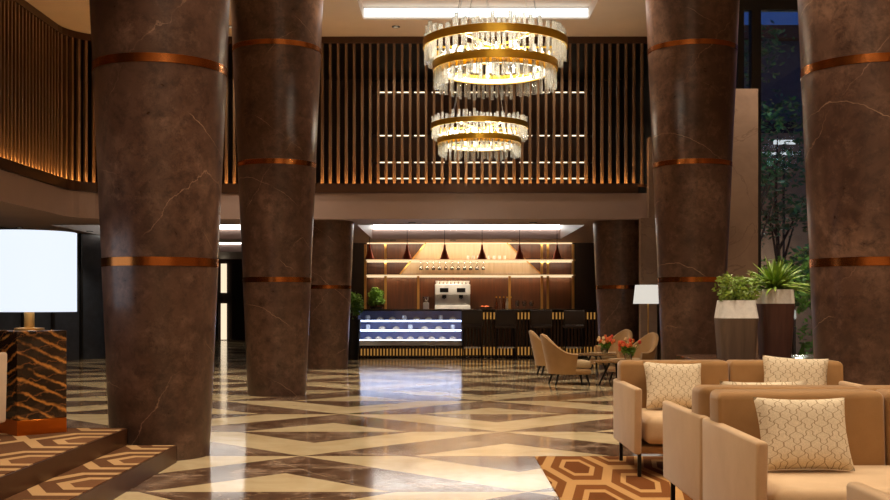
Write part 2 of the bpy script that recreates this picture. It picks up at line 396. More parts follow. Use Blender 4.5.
# cove lights
def cove(rect, zt, label, mat, side=True, h=.11):
    x0,x1,y0,y1 = rect
    t = thing('cove_light', label, 'light', ((x0+x1)/2, y1-.03, zt), 0, 'light lines in the ceiling recesses')
    cx = (x0+x1)/2
    MB().box(x0+.02-cx,x1-.02-cx,-.015,.015,-h,-.005).build('light_line', mat, t, smooth=False)
    if side:
        for s in (x0+.03, x1-.03):
            MB().box(s-cx-.012,s-cx+.012,-(y1-y0)+.1,-.05,-h,-.005).build('side_light_line', mat, t, smooth=False)
    return t
cove(COF, 6.03, 'long white light line in the high ceiling recess above the chandeliers', M['ledcool'], False, .14)
COF_FILL = (-1.35, 2.37, -3.2, 5.4)  # added unseen recess whose light lines fill the hall from overhead
c2 = cove(COF_FILL, 6.03, 'added unseen warm fill light line in a front ceiling recess over the sofas', M['ledfill'], True, .12)
for yy in (-1.2,.6,1.7,2.9): MB().box(-1.2,1.2,yy-5.37-.07,yy-5.37+.07,0,.028).build('fill_cross_line', M['ledfill'], c2, smooth=False)  # crosswise lines added so the gold bands catch bright reflections
cove(TR1, 2.98, 'white light line in the soffit tray over the bar', M['led'], False)
cove(TR2, 2.98, 'nearer white light line in soffit between the two left columns', M['ledside'], False)
cove(TR3, 2.98, 'farther thin light line in soffit between the two left columns', M['ledside'], False)

# columns
BAND = 1.47
def rad(z): return .37+.0437*z
def column(x, y, top, label):
    prof = [(0,0),(rad(0),0)]; z = 0
    for k in range(1,4):
        zb = BAND*k
        if zb > top: break
        prof += [(rad(zb)-.0,zb-.034),(rad(zb)-.008,zb-.034),(rad(zb)-.008,zb+.034),(rad(zb),zb+.034)]
    prof += [(rad(top),top),(0,top)]
    c = MB().lathe(prof, 72).build('column', M['column'], loc=(x,y,0))
    struct(c, label); c['group'] = 'tapered brown marble columns'
    for k in range(1,4):
        zb = BAND*k
        if zb > top: break
        MB().lathe([(rad(zb)-.02,zb-.032),(rad(zb)+.003,zb-.032),(rad(zb)+.003,zb+.032),(rad(zb)-.02,zb+.032)], 72, closed=True).build('bronze_band', M['bronze'], c)
    return c
column(-2.18, 8.43, CEIL, 'brown marble column standing by the carpeted steps')
column(-2.16, 14.15, CEIL, 'brown marble column second from the steps on the left row')
column(-2.13, 19.86, SOF, 'short brown marble column under the mezzanine left of the bar')
column(3.25, 8.43, CEIL, 'brown marble column at the right edge beside the sofas')
column(3.18, 14.15, CEIL, 'brown marble column behind the planters, beside the stone blade')
column(3.16, 19.86, SOF, 'short brown marble column behind the white floor lamp')

# slatted screens -------------------------------------------------
def slat_mesh():
    me = MB().box(-.024,.024,-.045,.045,0,CEIL-3.27,.006,1); o = me.build('slat', M['slat']); return o
slat0 = slat_mesh(); used = False
def add_slat(parent, x, y, rz):
    global used
    o = slat0 if not used else slat0.copy()
    if used: COL.objects.link(o)
    used = True
    o.parent = parent; o.location = (x,y,.165); o.rotation_euler = (0,0,rz); return o
sc = thing('slatted_screen', 'long screen of bronze upright slats above the bar', 'screen', (0,MEZ+.12,3.105))
sp = [(-5.6,-.15),(3.37,-.15)]
MB().strip(sp, .36, 0, .12).build('ledge', M['ledge'], sc, smooth=False)
MB().strip(sp, .06, .12, .165).build('ledge_lip', M['ledge'], sc, smooth=False)
MB().strip([(-5.6,-.08),(3.37,-.08)], .02, .12, .15).build('light_line', M['ledgold'], sc, smooth=False)
MB().box(-5.6,3.58,-.03,.05,CEIL-3.105-.12,CEIL-3.105-.002).build('top_rail', M['ledge'], sc, smooth=False)
MB().strip([(-5.6,.0),(3.58,.0)], .12, .12, .165).build('slat_shoe', M['ledge'], sc, smooth=False)
x = -5.53
while x < 3.56:
    add_slat(sc, x, .04, 0); x += .1405
path = [(-6.4, 6.0)] + [(-6.4, 6+.5*k) for k in range(1,25)] + arc
path = [p for p in path if p[1] <= MEZ]
sl = thing('slatted_screen', 'curved screen of glowing bronze slats on the left mezzanine', 'screen', (0,0,3.105))
def offp(pl, d):
    out = []
    for i, p in enumerate(pl):
        a = Vector(pl[max(i-1,0)]); b = Vector(pl[min(i+1,len(pl)-1)]); t = (b-a).normalized()
        out.append((p[0]-t.y*d, p[1]+t.x*d))
    return out
MB().strip(offp(path,-.04), .36, 0, .12).build('ledge', M['ledge'], sl, smooth=False)
MB().strip(offp(path,-.04), .06, .12, .165).build('ledge_lip', M['ledge'], sl, smooth=False)
MB().strip(offp(path,.03), .02, .12, .15).build('light_line', M['ledgold'], sl, smooth=False)
MB().strip(offp(path,.12), .12, .12, .165).build('slat_shoe', M['ledge'], sl, smooth=False)
MB().strip(offp(path,.09), .08, CEIL-3.105-.12, CEIL-3.105-.002).build('top_rail', M['ledge'], sl, smooth=False)
mid = offp(path,.15); acc = 0
for a, b in zip(mid, mid[1:]):
    A, B = Vector(a), Vector(b); L = (B-A).length; ang = math.atan2(B.y-A.y, B.x-A.x)
    while acc < L:
        p = A+(B-A)*(acc/L); add_slat(sl, p.x, p.y, ang); acc += .1405
    acc -= L
# lounge behind the screen: lit shelves on its back wall
sh = thing('wall_shelf', 'lit wall shelving glimpsed through the slatted screen', 'shelf', (.75,22.99,3.1))
MB().box(-2.3,2.3,-.06,0,.0,2.7).build('back_panel', M['wood'], sh, smooth=False)
for z in (.69, 1.02, 1.57, 2.46):
    b = MB().box(-2.3,2.3,-.4,-.06,z-.03,z).build('shelf_board', M['ledge'], sh, smooth=False)
    for k in range(12):
        MB().box(-2.1+k*.36,-2.1+k*.36+.26,-.4,-.37,z-.05,z-.03).build('light_line', M['ledlounge'], b, smooth=False)
for k in range(4): MB().box(-2.3+k*1.5,-2.26+k*1.5,-.38,-.06,0,2.7).build('upright', M['ledge'], sh, smooth=False)

# stone blades
def blade(x0,x1,y0,y1,z,sl,label):
    m = MB(); bm = m.bm
    a = [bm.verts.new(v) for v in ((x0,y0,0),(x1,y0,0),(x1,y1,0),(x0,y1,0))]
    b = [bm.verts.new(v) for v in ((x0,y0,z-sl),(x1,y0,z),(x1,y1,z),(x0,y1,z-sl))]
    bm.faces.new(a[::-1]); bm.faces.new(b)
    for k in range(4): bm.faces.new((a[k],a[(k+1)%4],b[(k+1)%4],b[k]))
    o = m.build('wall_stone_blade', M['beigestone'], smooth=False); struct(o, label); return o
t_ = NT('beige_stone'); p_ = t_.pos(); n_ = t_.noise(p_, 1.8, 6, .6, .5)
c_ = t_.ramp(n_, [(.3, srgb(128,102,86)), (.7, srgb(160,132,112))])
t_.set(col=t_.mix(t_.math('MULTIPLY', t_.vein(p_, .6, .006, 2, 5), .5), c_, srgb(96,70,58)), rough=.5); M['beigestone'] = t_.m
blade(3.45,4.27,15.0,15.3,4.1,0,'tall beige stone blade behind the planters')
blade(3.0,3.69,19.30,19.44,0,0,'x') if False else None
pil = MB().box(3.52,3.69,18.98,19.18,2.651,4.05).build('wall_beige_pier', M['beigestone'], smooth=False); struct(pil, 'narrow beige pier at the end of the slatted screen')

pil2 = MB().box(3.38,3.66,18.98,19.18,0,2.65).build('wall_beige_lower_pier', M['beigestone'], smooth=False); struct(pil2, 'beige pier behind the white floor lamp')
# window wall and what stands outside
wn = struct(MB().box(3.9,7.2,16.2,16.34,5.5,5.86).box(3.9,7.2,16.2,16.34,0,.12).build('window_1', M['frame'], smooth=False), 'tall dark framed garden window behind the planters')
for xm in (3.92,4.36,4.56,6.2,7.1):
    MB().box(xm-.045,xm+.045+(.05 if xm==4.56 else 0),16.2,16.36,.12,5.5).build('mullion', M['frame'], wn, smooth=False)
for a,b in ((3.97,4.31),(4.41,4.51),(4.66,6.15),(6.25,7.05)):
    MB().box(a,b,16.26,16.275,.12,5.5).build('pane', M['window'], wn, smooth=False)
struct(MB().box(3.9,20,16.36,45,-.25,-.05).build('ground_garden', M['ground'], smooth=False))
bd = thing('building', 'dusky building with tiled roof edge seen through the window', 'building', (9,30,-.05))
MB().box(-5,6,0,1,0,8.4).build('wall', M['bluewall'], bd, smooth=False); MB().box(-5.2,6.2,-.35,1.2,8.4,8.75).build('roof', M['roof'], bd, smooth=False)
for k in range(4):
    f_ = MB().box(-3.8+k*1.7,-2.9+k*1.7,-.03,.02,4.6,6.2).build('window', M['frame'], bd, smooth=False)
gw = MB().box(4.2,12,24,24.3,-.05,4.9).build('garden_wall', M['tanwall'], smooth=False); tag(gw, 'warmly lit low wall behind the dark trees outside', 'wall')
lt = thing('reflection_bars', 'white glowing bars imitating a light reflection among the dark trees outside', 'lamp', (7.05,22.9,0))  # glowing bars stand in for a reflection of lights in the window
MB().cyl((0,0,-.05),(0,0,4.5),.025).build('post', M['frame'], lt)
MB().box(-.2,.25,-.05,.05,4.5,4.58).box(-.45,.25,-.05,.05,4.28,4.32).build('glow_head', emit('reflected_glow', (1,.95,.85), .9), lt, smooth=False)

def leafcloud(mb, centers, n, size, spread, flat=.5):
    bm = mb.bm
    for c, r in centers:
        for _ in range(n):
            d = Vector((random.gauss(0,1),random.gauss(0,1),random.gauss(0,1))).normalized()*(r*random.random()**.4)
            p = Vector(c)+Vector((d.x,d.y,d.z*spread))
            u = Vector((random.gauss(0,1),random.gauss(0,1),random.gauss(0,flat))).normalized(); v = u.orthogonal().normalized()
            v = (v*math.cos(a:=random.uniform(0,6.28))+u.cross(v)*math.sin(a)).normalized()
            s = size*random.uniform(.6,1.3)
            bm.faces.new([bm.verts.new(q) for q in (p-u*s, p+v*s*.42, p+u*s, p-v*s*.42)])
    return mb
def tree(x, y, h, r, label, trunkr=.06):
    t = thing('garden_tree', label, 'tree', (x,y,-.05), 0, 'trees beyond the window')
    m = MB().tube([(0,0,0),(.05,0,h*.3),(-.03,.02,h*.65),(0,0,h*.9)], [trunkr,trunkr*.8,trunkr*.5,.01])
    for k in range(6):
        a = random.uniform(0,6.28); z0 = h*random.uniform(.3,.6)
        m.tube([(0,0,z0),(math.cos(a)*r*.6,math.sin(a)*r*.6,z0+h*.2)], [.03,.008], 6)
    m.build('trunk', M['bark'], t)
    cs = [((random.uniform(-r,r)*.7,random.uniform(-r,r)*.7,h*random.uniform(.45,1)), r*.55) for _ in range(16)]
    leafcloud(MB(), cs, 84, .066, .8).build('foliage', M['tree'], t, smooth=False)
tree(5.5,19.7,5.9,.85,'dark slender tree just outside the window')
tree(6.5,21.5,5.0,.9,'dark tree outside, beside the glowing reflection bars')
tree(6.5,19.1,3.2,.7,'low dark tree outside behind the palm planter')
def fern(name, x, y, z, n, L, mat, label, cat, parent=None, group=None, up=.6, width=.05, leafname='frond'):
    t = parent or thing(name, label, cat, (x,y,z), 0, group)
    m = MB(); bm = m.bm
    for k in range(n):
        a = random.uniform(0,6.28); el = random.uniform(.25,1.35); l = L*random.uniform(.7,1.1)
        d = Vector((math.cos(a)*math.cos(el), math.sin(a)*math.cos(el), math.sin(el))); sd = Vector((-math.sin(a),math.cos(a),0))
        prev = None
        for i in range(7):
            f = i/6; p = d*l*f+Vector((0,0,-.32*l*f*f*(1.4-el*.6)))+Vector((0,0,.0)); wd = width*math.sin(PI*min(.97,.12+f*.88))
            e = (bm.verts.new(p-sd*wd), bm.verts.new(p+Vector((0,0,wd*.5))), bm.verts.new(p+sd*wd))
            if prev:
                bm.faces.new((prev[0],e[0],e[1],prev[1])); bm.faces.new((prev[1],e[1],e[2],prev[2]))
            prev = e
    o = m.build(leafname, mat, t if parent else t)
    return t, o
for x,y,L,lab in ((5.45,17.0,.8,'bright green fern lit outside, right of the tall planter'),(6.25,17.3,.9,'larger bright fern outside near the column'),(4.95,17.9,.7,'small bright fern low outside beside the garden spotlight')):
    t,_ = fern('garden_fern', x,y,-.05, 46, L, M['fern'], lab, 'plant', group='ferns beyond the window', width=.06)
cl = thing('garden_shrub','tall leafy shrub lit green outside beside the window','shrub',(5.75,18.1,-.05))
MB().tube([(0,0,0),(0,0,1.6)],[.03,.015]).build('stem', M['bark'], cl)
leafcloud(MB(), [((random.uniform(-.5,.5),random.uniform(-.3,.3),random.uniform(.3,2.0)),.35) for _ in range(14)], 90, .07, 1).build('foliage', M['fern'], cl, smooth=False)
sg = thing('garden_spotlight','small bright garden spotlight beside the tall planter','lamp',(5.3,16.75,-.05))
MB().cyl((0,0,0),(0,0,1.0),.02).build('stake', M['frame'], sg); MB().cyl((0,0,1.0),(0,.06,1.1),.05,.06).build('glow_head', M['lens'], sg)
light('garden_spot_light','POINT',(.1,.05,1.35),25,(1,.95,.7),sg, shadow_soft_size=.05)
light('garden_wall_light','POINT',(6.6,23.0,1.5),60,WARM, shadow_soft_size=.2)
light('tree_fill_light','POINT',(5.4,17.6,3.6),70,(.75,.9,.95), shadow_soft_size=.3)  # added light without a fixture, makes the tree leaves show

# bench with planters
bn = MB().box(2.66,5.4,11.2,12.7,0,.58,.01).build('stone_bench', M['blackstone']); tag(bn, 'long dark polished stone ledge carrying the planters', 'bench')
def planter(x, y, z, pr, mlow, label, hw):
    t = thing('planter', label, 'planter', (x,y,z), 0, 'planters on the stone ledge')
    (r0,z0),(r1,z1),(r2,z2) = pr
    def sq(rs):
        m = MB(); bm = m.bm; rings = []
        for r, zz in rs:
            rg = []
            for k in range(32):
                a = 2*PI*k/32; c, s = math.cos(a), math.sin(a); e = .42
                rg.append(bm.verts.new((r*math.copysign(abs(c)**e,c)*.97, r*math.copysign(abs(s)**e,s)*.97, zz)))
            rings.append(rg)
        for a, b in zip(rings, rings[1:]):
            for k in range(32): bm.faces.new((a[k],a[(k+1)%32],b[(k+1)%32],b[k]))
        bm.faces.new(rings[0][::-1]); bm.faces.new(rings[-1]); return m
    sq([(r0,0),(r1,z1)]).build('body', mlow, t)
    sq([(r1,z1),(r2,z2),(r2-.025,z2),(r2-.03,z2-.05)]).build('rim_collar', M['potwhite'], t)
    sq([(r2-.03,z2-.06),(r2-.03,z2-.03)]).build('soil', M['soil'], t)
    return t
p1 = planter(3.11,11.75,.58,[(.185,0),(.215,.43),(.185,.62)], M['potwood'], 'shorter brown planter with white collar holding a leafy bush', 1)
p2 = planter(3.60,12.0,.58,[(.155,0),(.19,.585),(.18,.74)], M['potdark'], 'taller dark red planter with white collar holding a palm', 1)
b1 = thing('potted_bush','small bright leafy bush growing in the shorter planter','plant',(3.11,11.75,1.17))
MB().tube([(0,0,0),(0,0,.1)],.015).build('stem', M['bark'], b1)
leafcloud(MB(), [((random.uniform(-.18,.18),random.uniform(-.15,.15),random.uniform(.04,.25)),.085) for _ in range(44)], 34, .026, .9).build('foliage', M['plantleaf'], b1, smooth=False)
t,_ = fern('potted_palm', 3.60,12.0,1.30, 170, .47, M['palm'], 'spiky green palm growing in the taller planter', 'plant', width=.02)
MB().tube([(0,0,-.02),(0,0,.06)],.02).build('stem', M['bark'], t)

# ------------------------------------------------------------------ chandeliers
def chandelier(x, y, z, label):
    t = thing('chandelier', label, 'chandelier', (x,y,z), 0, 'crystal ring chandeliers')
    rods = {}
    def rod_mesh(L):
        k = round(L,2)
        if k not in rods:
            m = MB(); m.cyl((0,0,-k/2),(0,0,k/2),.019,n=6); rods[k] = m.build('crystal_rod', M['crystal'], None, smooth=False); rods[k]['_f'] = 1
            return rods[k], True
        return rods[k], False
    spots = []
    for (r, zc, n, up, dn) in ((.735,-.0,84,.15,.18),(.635,-.225,72,.10,.21)):
        MB().lathe([(r-.012,zc-.04),(r+.008,zc-.04),(r+.008,zc+.04),(r-.012,zc+.04)], 96, closed=True).build('gold_band', M['gold'], t)
        for k in range(n):
            a = 2*PI*(k+random.uniform(-.2,.2))/n; off = -.02 if k%2 else -.055
            u, d = up+random.uniform(-.06,.03), dn+random.uniform(-.035,.03)
            spots.append((r+off, a, zc+u, zc-d))
    spots.sort(key=lambda s: math.sin(s[1])*s[0])
    rest = MB()
    for i, (r, a, zt, zb) in enumerate(spots):
        px, py = r*math.cos(a), r*math.sin(a)
        if i < 100:
            o, new = rod_mesh(zt-zb)
            if not new or o.parent: o = o.copy(); COL.objects.link(o)
            o.parent = t; o.location = (px,py,(zt+zb)/2); o.rotation_euler = (0,0,a)
            if '_f' in o: del o['_f']
        else: rest.cyl((px,py,zb),(px,py,zt),.019,n=6)
    q = rest.build('crystal_rods_behind', M['crystal'], t, smooth=False); q['kind'] = 'stuff'
    MB().lathe([(.49,-.29),(.53,-.29),(.53,-.25),(.49,-.25)], 72, closed=True).build('light_ring', M['ledwarm'], t)
    MB().lathe([(.545,-.295),(.56,-.295),(.56,-.24),(.545,-.24)], 72, closed=True).build('ring_frame', M['gold'], t)
    for k in range(3):
        a = 2*PI*k/3
        MB().box(-.66,.66,-.008,.008,-.03,-.01).build('spoke', M['gold'], t, rz=a/2*1.0)
    for k in range(2): MB().cyl((-.2+.15*k,.05,-.27),(-.2+.15*k,.05,-.10),.035).build('bulb', M['ledwarm'], t)
    for k in range(4):
        a = PI/4+PI/2*k
        MB().cyl((.60*math.cos(a),.60*math.sin(a),.0),(.12*math.cos(a),.12*math.sin(a),6.03-z),.004,n=6).build('cable', M['steel'], t)
    MB().cyl((0,0,6.03-z),(0,0,6.06-z),.22,n=32).build('ceiling_rose', M['steel'], t)
    for k in range(4):
        a = PI/2*k+.4
        light('bulb_light','POINT',(.32*math.cos(a),.32*math.sin(a),-.12),23,(1,.92,.74),t, shadow_soft_size=.06)
    return t
chandelier(.515,11.3,3.82,'nearer crystal chandelier with two gold bands')
chandelier(.525,16.8,3.87,'farther crystal chandelier seen below the nearer one')

# ------------------------------------------------------------------ downlights, several added only to brighten parts of the hall
dl0 = None
def downlight(x, y, z, e, label, size=1.25, col=WARM, target=None):
    global dl0
    if dl0 is None:
        t = thing('ceiling_downlight', label, 'light', (x,y,z), 0, 'recessed ceiling downlights')
        MB().lathe([(.045,-.001),(.07,-.001),(.07,-.014),(.045,-.014)], 24, closed=True).build('trim_ring', M['black'], t)
        MB().cyl((0,0,-.012),(0,0,-.002),.044,n=20).build('lens', M['lens'], t)
        dl0 = t
    else:
        t = copy_tree(dl0, loc=(x,y,z), label=label)
    o = light('downlight_beam','SPOT',(0,0,-.03),e,col,None, spot_size=size, spot_blend=.6, shadow_soft_size=.07)
    LB.append((o,t)); return t
LB = []
for yy in (-2.0, 2.4, 5.6, 8.6):
    for xx in (-4.6,-2.0,3.0,5.2):
        downlight(xx, yy, CEIL, 20 if xx==-4.6 else (330 if xx<0 else 330), 'x', 1.7)
for yy in (11.4,14.4,17.3):
    for xx in (-4.4,-3.2,4.2):
        if (xx,yy)==(4.2,17.3): continue
        downlight(xx, yy, CEIL, 16 if xx==-4.4 else 430, 'x', 1.6)
for xx in (-3.62,-.83,1.9): downlight(xx, 18.6, CEIL, 150, 'x', 1.8)
for yy in (6.9,11.2):
    for xx in (-.9,1.9): downlight(xx, 7.2 if yy<7 else 8.3, CEIL, 300, 'x', 1.9)
for xx in (-3.0,.5,4.0): downlight(xx, -3.35, CEIL, 420, 'x', 1.5)  # added out of view to wash the rear wall for metal reflections
for xx in (-.95,2.0): downlight(xx, 14.2, CEIL, 330, 'x', 1.8)  # added to brighten the floor midway down the hall
downlight(3.35, 10.9, CEIL, 330, 'x', .9)
for (xx,yy) in ((-8.0,9.5),(-8.0,13.5),(-8.0,17.0),(-5.4,32.5),(-8.2,21.2),(-7.2,22.3),(-.6,20.0),(1.6,20.0),(3.2,22.6),(-1.2,25.35),(.18,25.35),(1.6,25.35)):  # some added to brighten the espresso machine and the glass partition
    downlight(xx, yy, SOF, 120 if (yy==25.35 or (yy==20.0)) else 45, 'x', 1.9)
rows = sorted({(round(t.location.z,2), round(t.location.y,2)) for _,t in LB})
for o,t in LB:
    o.parent = t
    i = rows.index((round(t.location.z,2), round(t.location.y,2)))
    same = sorted([q.location.x for _,q in LB if (round(q.location.z,2), round(q.location.y,2))==rows[i]])
    where = 'low soffit' if t.location.z < 4 else 'high ceiling'
    t['label'] = f'small round recessed downlight of the partly added set in the {where}, row {i+1} from the front, {ORD[same.index(t.location.x)]} from left'

# ------------------------------------------------------------------ left platform, lamp, plinth
PX1, PX2, PE = -2.32, -1.96, 8.04
pf = thing('stepped_platform','two carpeted steps with bronze risers at lower left','steps',(-2.3,4,0))
def local(x): return x+2.3
MB().box(local(-8.9),local(PX1)-.012,-6,PE-4-.012,0,.235).build('upper_body', M['riser'], pf, smooth=False)
MB().box(local(PX1)-.012,local(PX1),-6,PE-4,0,.248).box(local(-8.9),local(PX1),PE-4-.012,PE-4,0,.248).build('upper_riser', M['riser'], pf, smooth=False)
MB().box(local(-8.9),local(PX1)-.013,-6,PE-4-.013,.235,.252).build('upper_carpet', M['carpet'], pf, smooth=False)
MB().box(local(PX1)+.001,local(PX2)-.012,-6,PE-4-.012,0,.11).build('lower_body', M['riser'], pf, smooth=False)
MB().box(local(PX2)-.012,local(PX2),-6,PE-4,0,.124).box(local(PX1)+.001,local(PX2),PE-4-.012,PE-4,0,.124).build('lower_riser', M['riser'], pf, smooth=False)
MB().box(local(PX1)+.001,local(PX2)-.013,-6,PE-4-.013,.11,.127).build('lower_carpet', M['treadcarpet'], pf, smooth=False)
pl = thing('stone_plinth','square black and gold marble side table on a copper base','side table',(-2.925,7.78,.252),math.radians(-45+89))
MB().box(-.178,.178,-.178,.178,.105,.72,.004,1).build('marble_block', M['goldmarble'], pl)
MB().box(-.178,.178,-.178,.178,0,.105,.003,1).build('copper_base', M['copper'], pl)
tl = thing('table_lamp','big white glowing drum shade lamp on the marble side table','lamp',(-2.94,7.78,.972))
MB().lathe([(0,0),(.1,0),(.1,.015),(.035,.02),(.035,.5),(0,.5)],28).build('stem', M['brass'], tl)
MB().lathe([(.312,.13),(.32,.13),(.32,.69),(.312,.69)],64,closed=True).build('lamp_shade', M['shadew'], tl)
MB().cyl((0,0,.5),(0,0,.67),.01).box(-.312,.312,-.005,.005,.66,.67).box(-.005,.005,-.312,.312,.66,.67).build('shade_holder', M['brass'], tl)
light('lamp_glow','POINT',(0,0,.45),14,(1,.9,.72),tl, shadow_soft_size=.08)

# ------------------------------------------------------------------ seating
def tub_shell(h_back=.74, h_arm=.46, r=.31, z0=.16, th=.055):
    m = MB(); bm = m.bm; N = 40; rows = []
    for i in range(N+1):
        a = -PI/2 + (i/N-.5)*2*math.radians(104)          # open towards +y
        f = abs(i/N-.5)*2
        top = h_arm+(h_back-h_arm)*(.5+.5*math.cos(PI*min(1,f*1.12)))
        pts = []
        for (rr, z) in ((r*.86,z0),(r*1.0,z0+(top-z0)*.5),(r*1.12,top-.015),(r*1.10-th*.45,top),(r*1.08-th,top-.02),(r*.98-th,z0+(top-z0)*.5),(r*.84-th,z0)):
            ex = 1.0+.10*max(0,math.sin(-a))*(z-z0)/.5
            pts.append(bm.verts.new((rr*math.cos(a)*1.02, rr*math.sin(a)*ex, z)))
        rows.append(pts)
    for a, b in zip(rows, rows[1:]):
        n = len(a)
        for k in range(n): bm.faces.new((a[k],a[(k+1)%n],b[(k+1)%n],b[k]))
    bm.faces.new(rows[0]); bm.faces.new(rows[-1][::-1])
    return m
def armchair(loc, rz, label):
    t = thing('tub_armchair', label, 'armchair', loc, rz, 'tan tub armchairs')
    tub_shell().build('shell', M['chair'], t)
    m = MB().box(-.25,.25,-.2,.315,.15,.235,.035,3)
    for v in m.bm.verts: v.co.x *= 1-.35*max(0,-v.co.y/.2)
    m.build('seat_base', M['chair'], t)
    m = MB().box(-.24,.24,-.22,.32,.24,.35,.04,4)
    for v in m.bm.verts: v.co.x *= 1-.3*max(0,-v.co.y/.24)
    m.build('seat_cushion', M['chairseat'], t)
    for sx in (-1,1):
        for sy in (-1,1):
            MB().cyl((sx*.17,sy*.16+.04*(sy>0)*2,.17),(sx*.21,sy*.21+.08*(sy>0),0),.02,.011,12).build('leg', M['black'], t)
    return t
ac = armchair((1.76,15.95,0), math.radians(-82), 'front tan armchair on the left of the flower tables')
copy_tree(ac, loc=(1.76,18.1,0), rz=math.radians(-85), label='rear tan armchair on the left, half hidden behind another')
copy_tree(ac, loc=(2.82,16.45,0), rz=math.radians(115), label='tan armchair right of the front flower table')
copy_tree(ac, loc=(2.80,18.6,0), rz=math.radians(120), label='tan armchair right of the rear flower table, farthest back')

def ctable(x, y, label):
    t = thing('coffee_table', label, 'table', (x,y,0), 0, 'round coffee tables')
    MB().lathe([(0,.335),(.33,.335),(.345,.345),(.345,.36),(0,.36)],48).build('table_top', M['marble_top'], t)
    MB().lathe([(.02,.30),(.10,.335),(0,.336)],20).build('top_plate', M['black'], t)
    for k in range(3):
        a = 2*PI*k/3+.5
        MB().cyl((.08*math.cos(a),.08*math.sin(a),.335),(.25*math.cos(a),.25*math.sin(a),0),.016,.012,10).build('leg', M['black'], t)
    return t
ctable(2.43,15.7,'front round coffee table with orange flowers'); ctable(2.45,17.9,'rear round coffee table with orange flowers')
def bouquet(x, y, z, label, vl):
    v = thing('flower_vase', vl, 'vase', (x,y,z), 0, 'flower vases'); 
    MB().lathe([(0,0),(.045,0),(.055,.03),(.06,.1),(.05,.1),(.045,.03),(0,.02)],20).build('glass_body', M['stem'], v)
    b = thing('tulip_bouquet', label, 'flowers', (x,y,z+.02), 0, 'bouquets of orange flowers')
    m = MB(); heads = {}
    for k in range(26):
        a = random.uniform(0,6.28); r = random.uniform(.02,.16); h = random.uniform(.16,.30)-r*.3
        p = (r*math.cos(a), r*math.sin(a), h)
        m.tube([(p[0]*.15,p[1]*.15,0),(p[0]*.6,p[1]*.6,h*.6),p], .004, 5)
        c = 'orange' if k%2 else ('red' if k%4 else 'yellow')
        if c not in heads: o = heads[c] = MB().lathe([(0,-.03),(.022,-.015),(.027,.005),(.016,.03),(0,.028)],8).build('tulip_head', M[c], b)
        else: o = heads[c].copy(); COL.objects.link(o); o.parent = b
        o.location = p
    leafcloud(m, [((0,0,.12),.11)], 60, .04, .8)
    m.build('stems', M['fern'], b, smooth=False)
bouquet(2.62,15.72,.36,'orange flowers in the vase on the front coffee table','glass vase on the front coffee table')
bouquet(2.60,17.9,.36,'orange flowers in the vase on the rear coffee table','glass vase on the rear coffee table')
fl = thing('floor_lamp','brass floor lamp with white tapered shade by the right column','lamp',(3.25,17.6,0))
MB().lathe([(0,0),(.15,0),(.15,.02),(.012,.03),(.012,1.3),(0,1.3)],28).build('stand', M['brass'], fl)
MB().lathe([(.232,1.17),(.238,1.17),(.205,1.47),(.199,1.47)],40,closed=True).build('lamp_shade', emit('white_floor_shade',(1,.93,.82),.72), fl)
MB().box(-.2,.2,-.004,.004,1.44,1.45).build('shade_holder', M['brass'], fl)

# sofas (built facing -y: towards the camera)
SD, SL = .95, 1.64
def sofa(loc, rz, label):
    t = thing('sofa', label, 'sofa', loc, rz, 'camel two seat lounge sofas')
    w = SL/2
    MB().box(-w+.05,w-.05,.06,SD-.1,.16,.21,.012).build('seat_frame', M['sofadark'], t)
    m = MB().box(-w+.075,w-.075,.02,SD-.22,.225,.405,.05,4)
    for v in m.bm.verts:
        if v.co.z > .33: v.co.z += .03*math.cos(v.co.x/w*PI/2)*max(0,1-abs(v.co.y-.38)/.5)
    m.build('seat_cushion', M['seat'], t)
    for s in (-1,1):
        xi = sorted((0.003*s, s*(w-.015)))
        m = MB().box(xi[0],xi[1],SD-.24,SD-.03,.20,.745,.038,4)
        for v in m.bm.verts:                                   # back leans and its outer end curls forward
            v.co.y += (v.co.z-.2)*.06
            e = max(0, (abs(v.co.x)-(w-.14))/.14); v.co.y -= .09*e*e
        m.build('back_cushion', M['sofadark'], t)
        m = MB().box(s*w-(.05 if s>0 else 0), s*w+(.05 if s<0 else 0), 0, SD, .16, .60, .016, 3)
        for v in m.bm.verts:
            if v.co.z > .4: v.co.z += .004*(v.co.y/SD)
            v.co.y += (.60-v.co.z)*.06*(1 if v.co.y < SD/2 else -.3)
        m.build('arm', M['sofa'], t)
        for y in (.09, SD-.1):
            MB().box(s*(w-.045)-.012, s*(w-.045)+.012, y-.012,y+.012,.0065,.17,.002,1).build('leg', M['black'], t)
    return t
SX = 1.25+SL/2
s1 = sofa((SX,4.41,0),0,'near sofa with one large scalloped pillow, cut by right edge')
s2 = copy_tree(s1, loc=(SX,6.34,0), rz=PI, label='sofa standing back to back behind the near one')
s3 = copy_tree(s1, loc=(SX,7.24,0), rz=0, label='farthest sofa, carrying two scalloped pillows, before the stone ledge')
s4 = copy_tree(s1, loc=(SX,3.44,0), rz=PI, label='closest sofa, only an arm corner at the bottom right')
copy_tree(s1, loc=(-2.76-SL/2,6.95,.252), rz=PI, label='sofa cut off at the left edge, on the carpeted steps beside the marble side table')
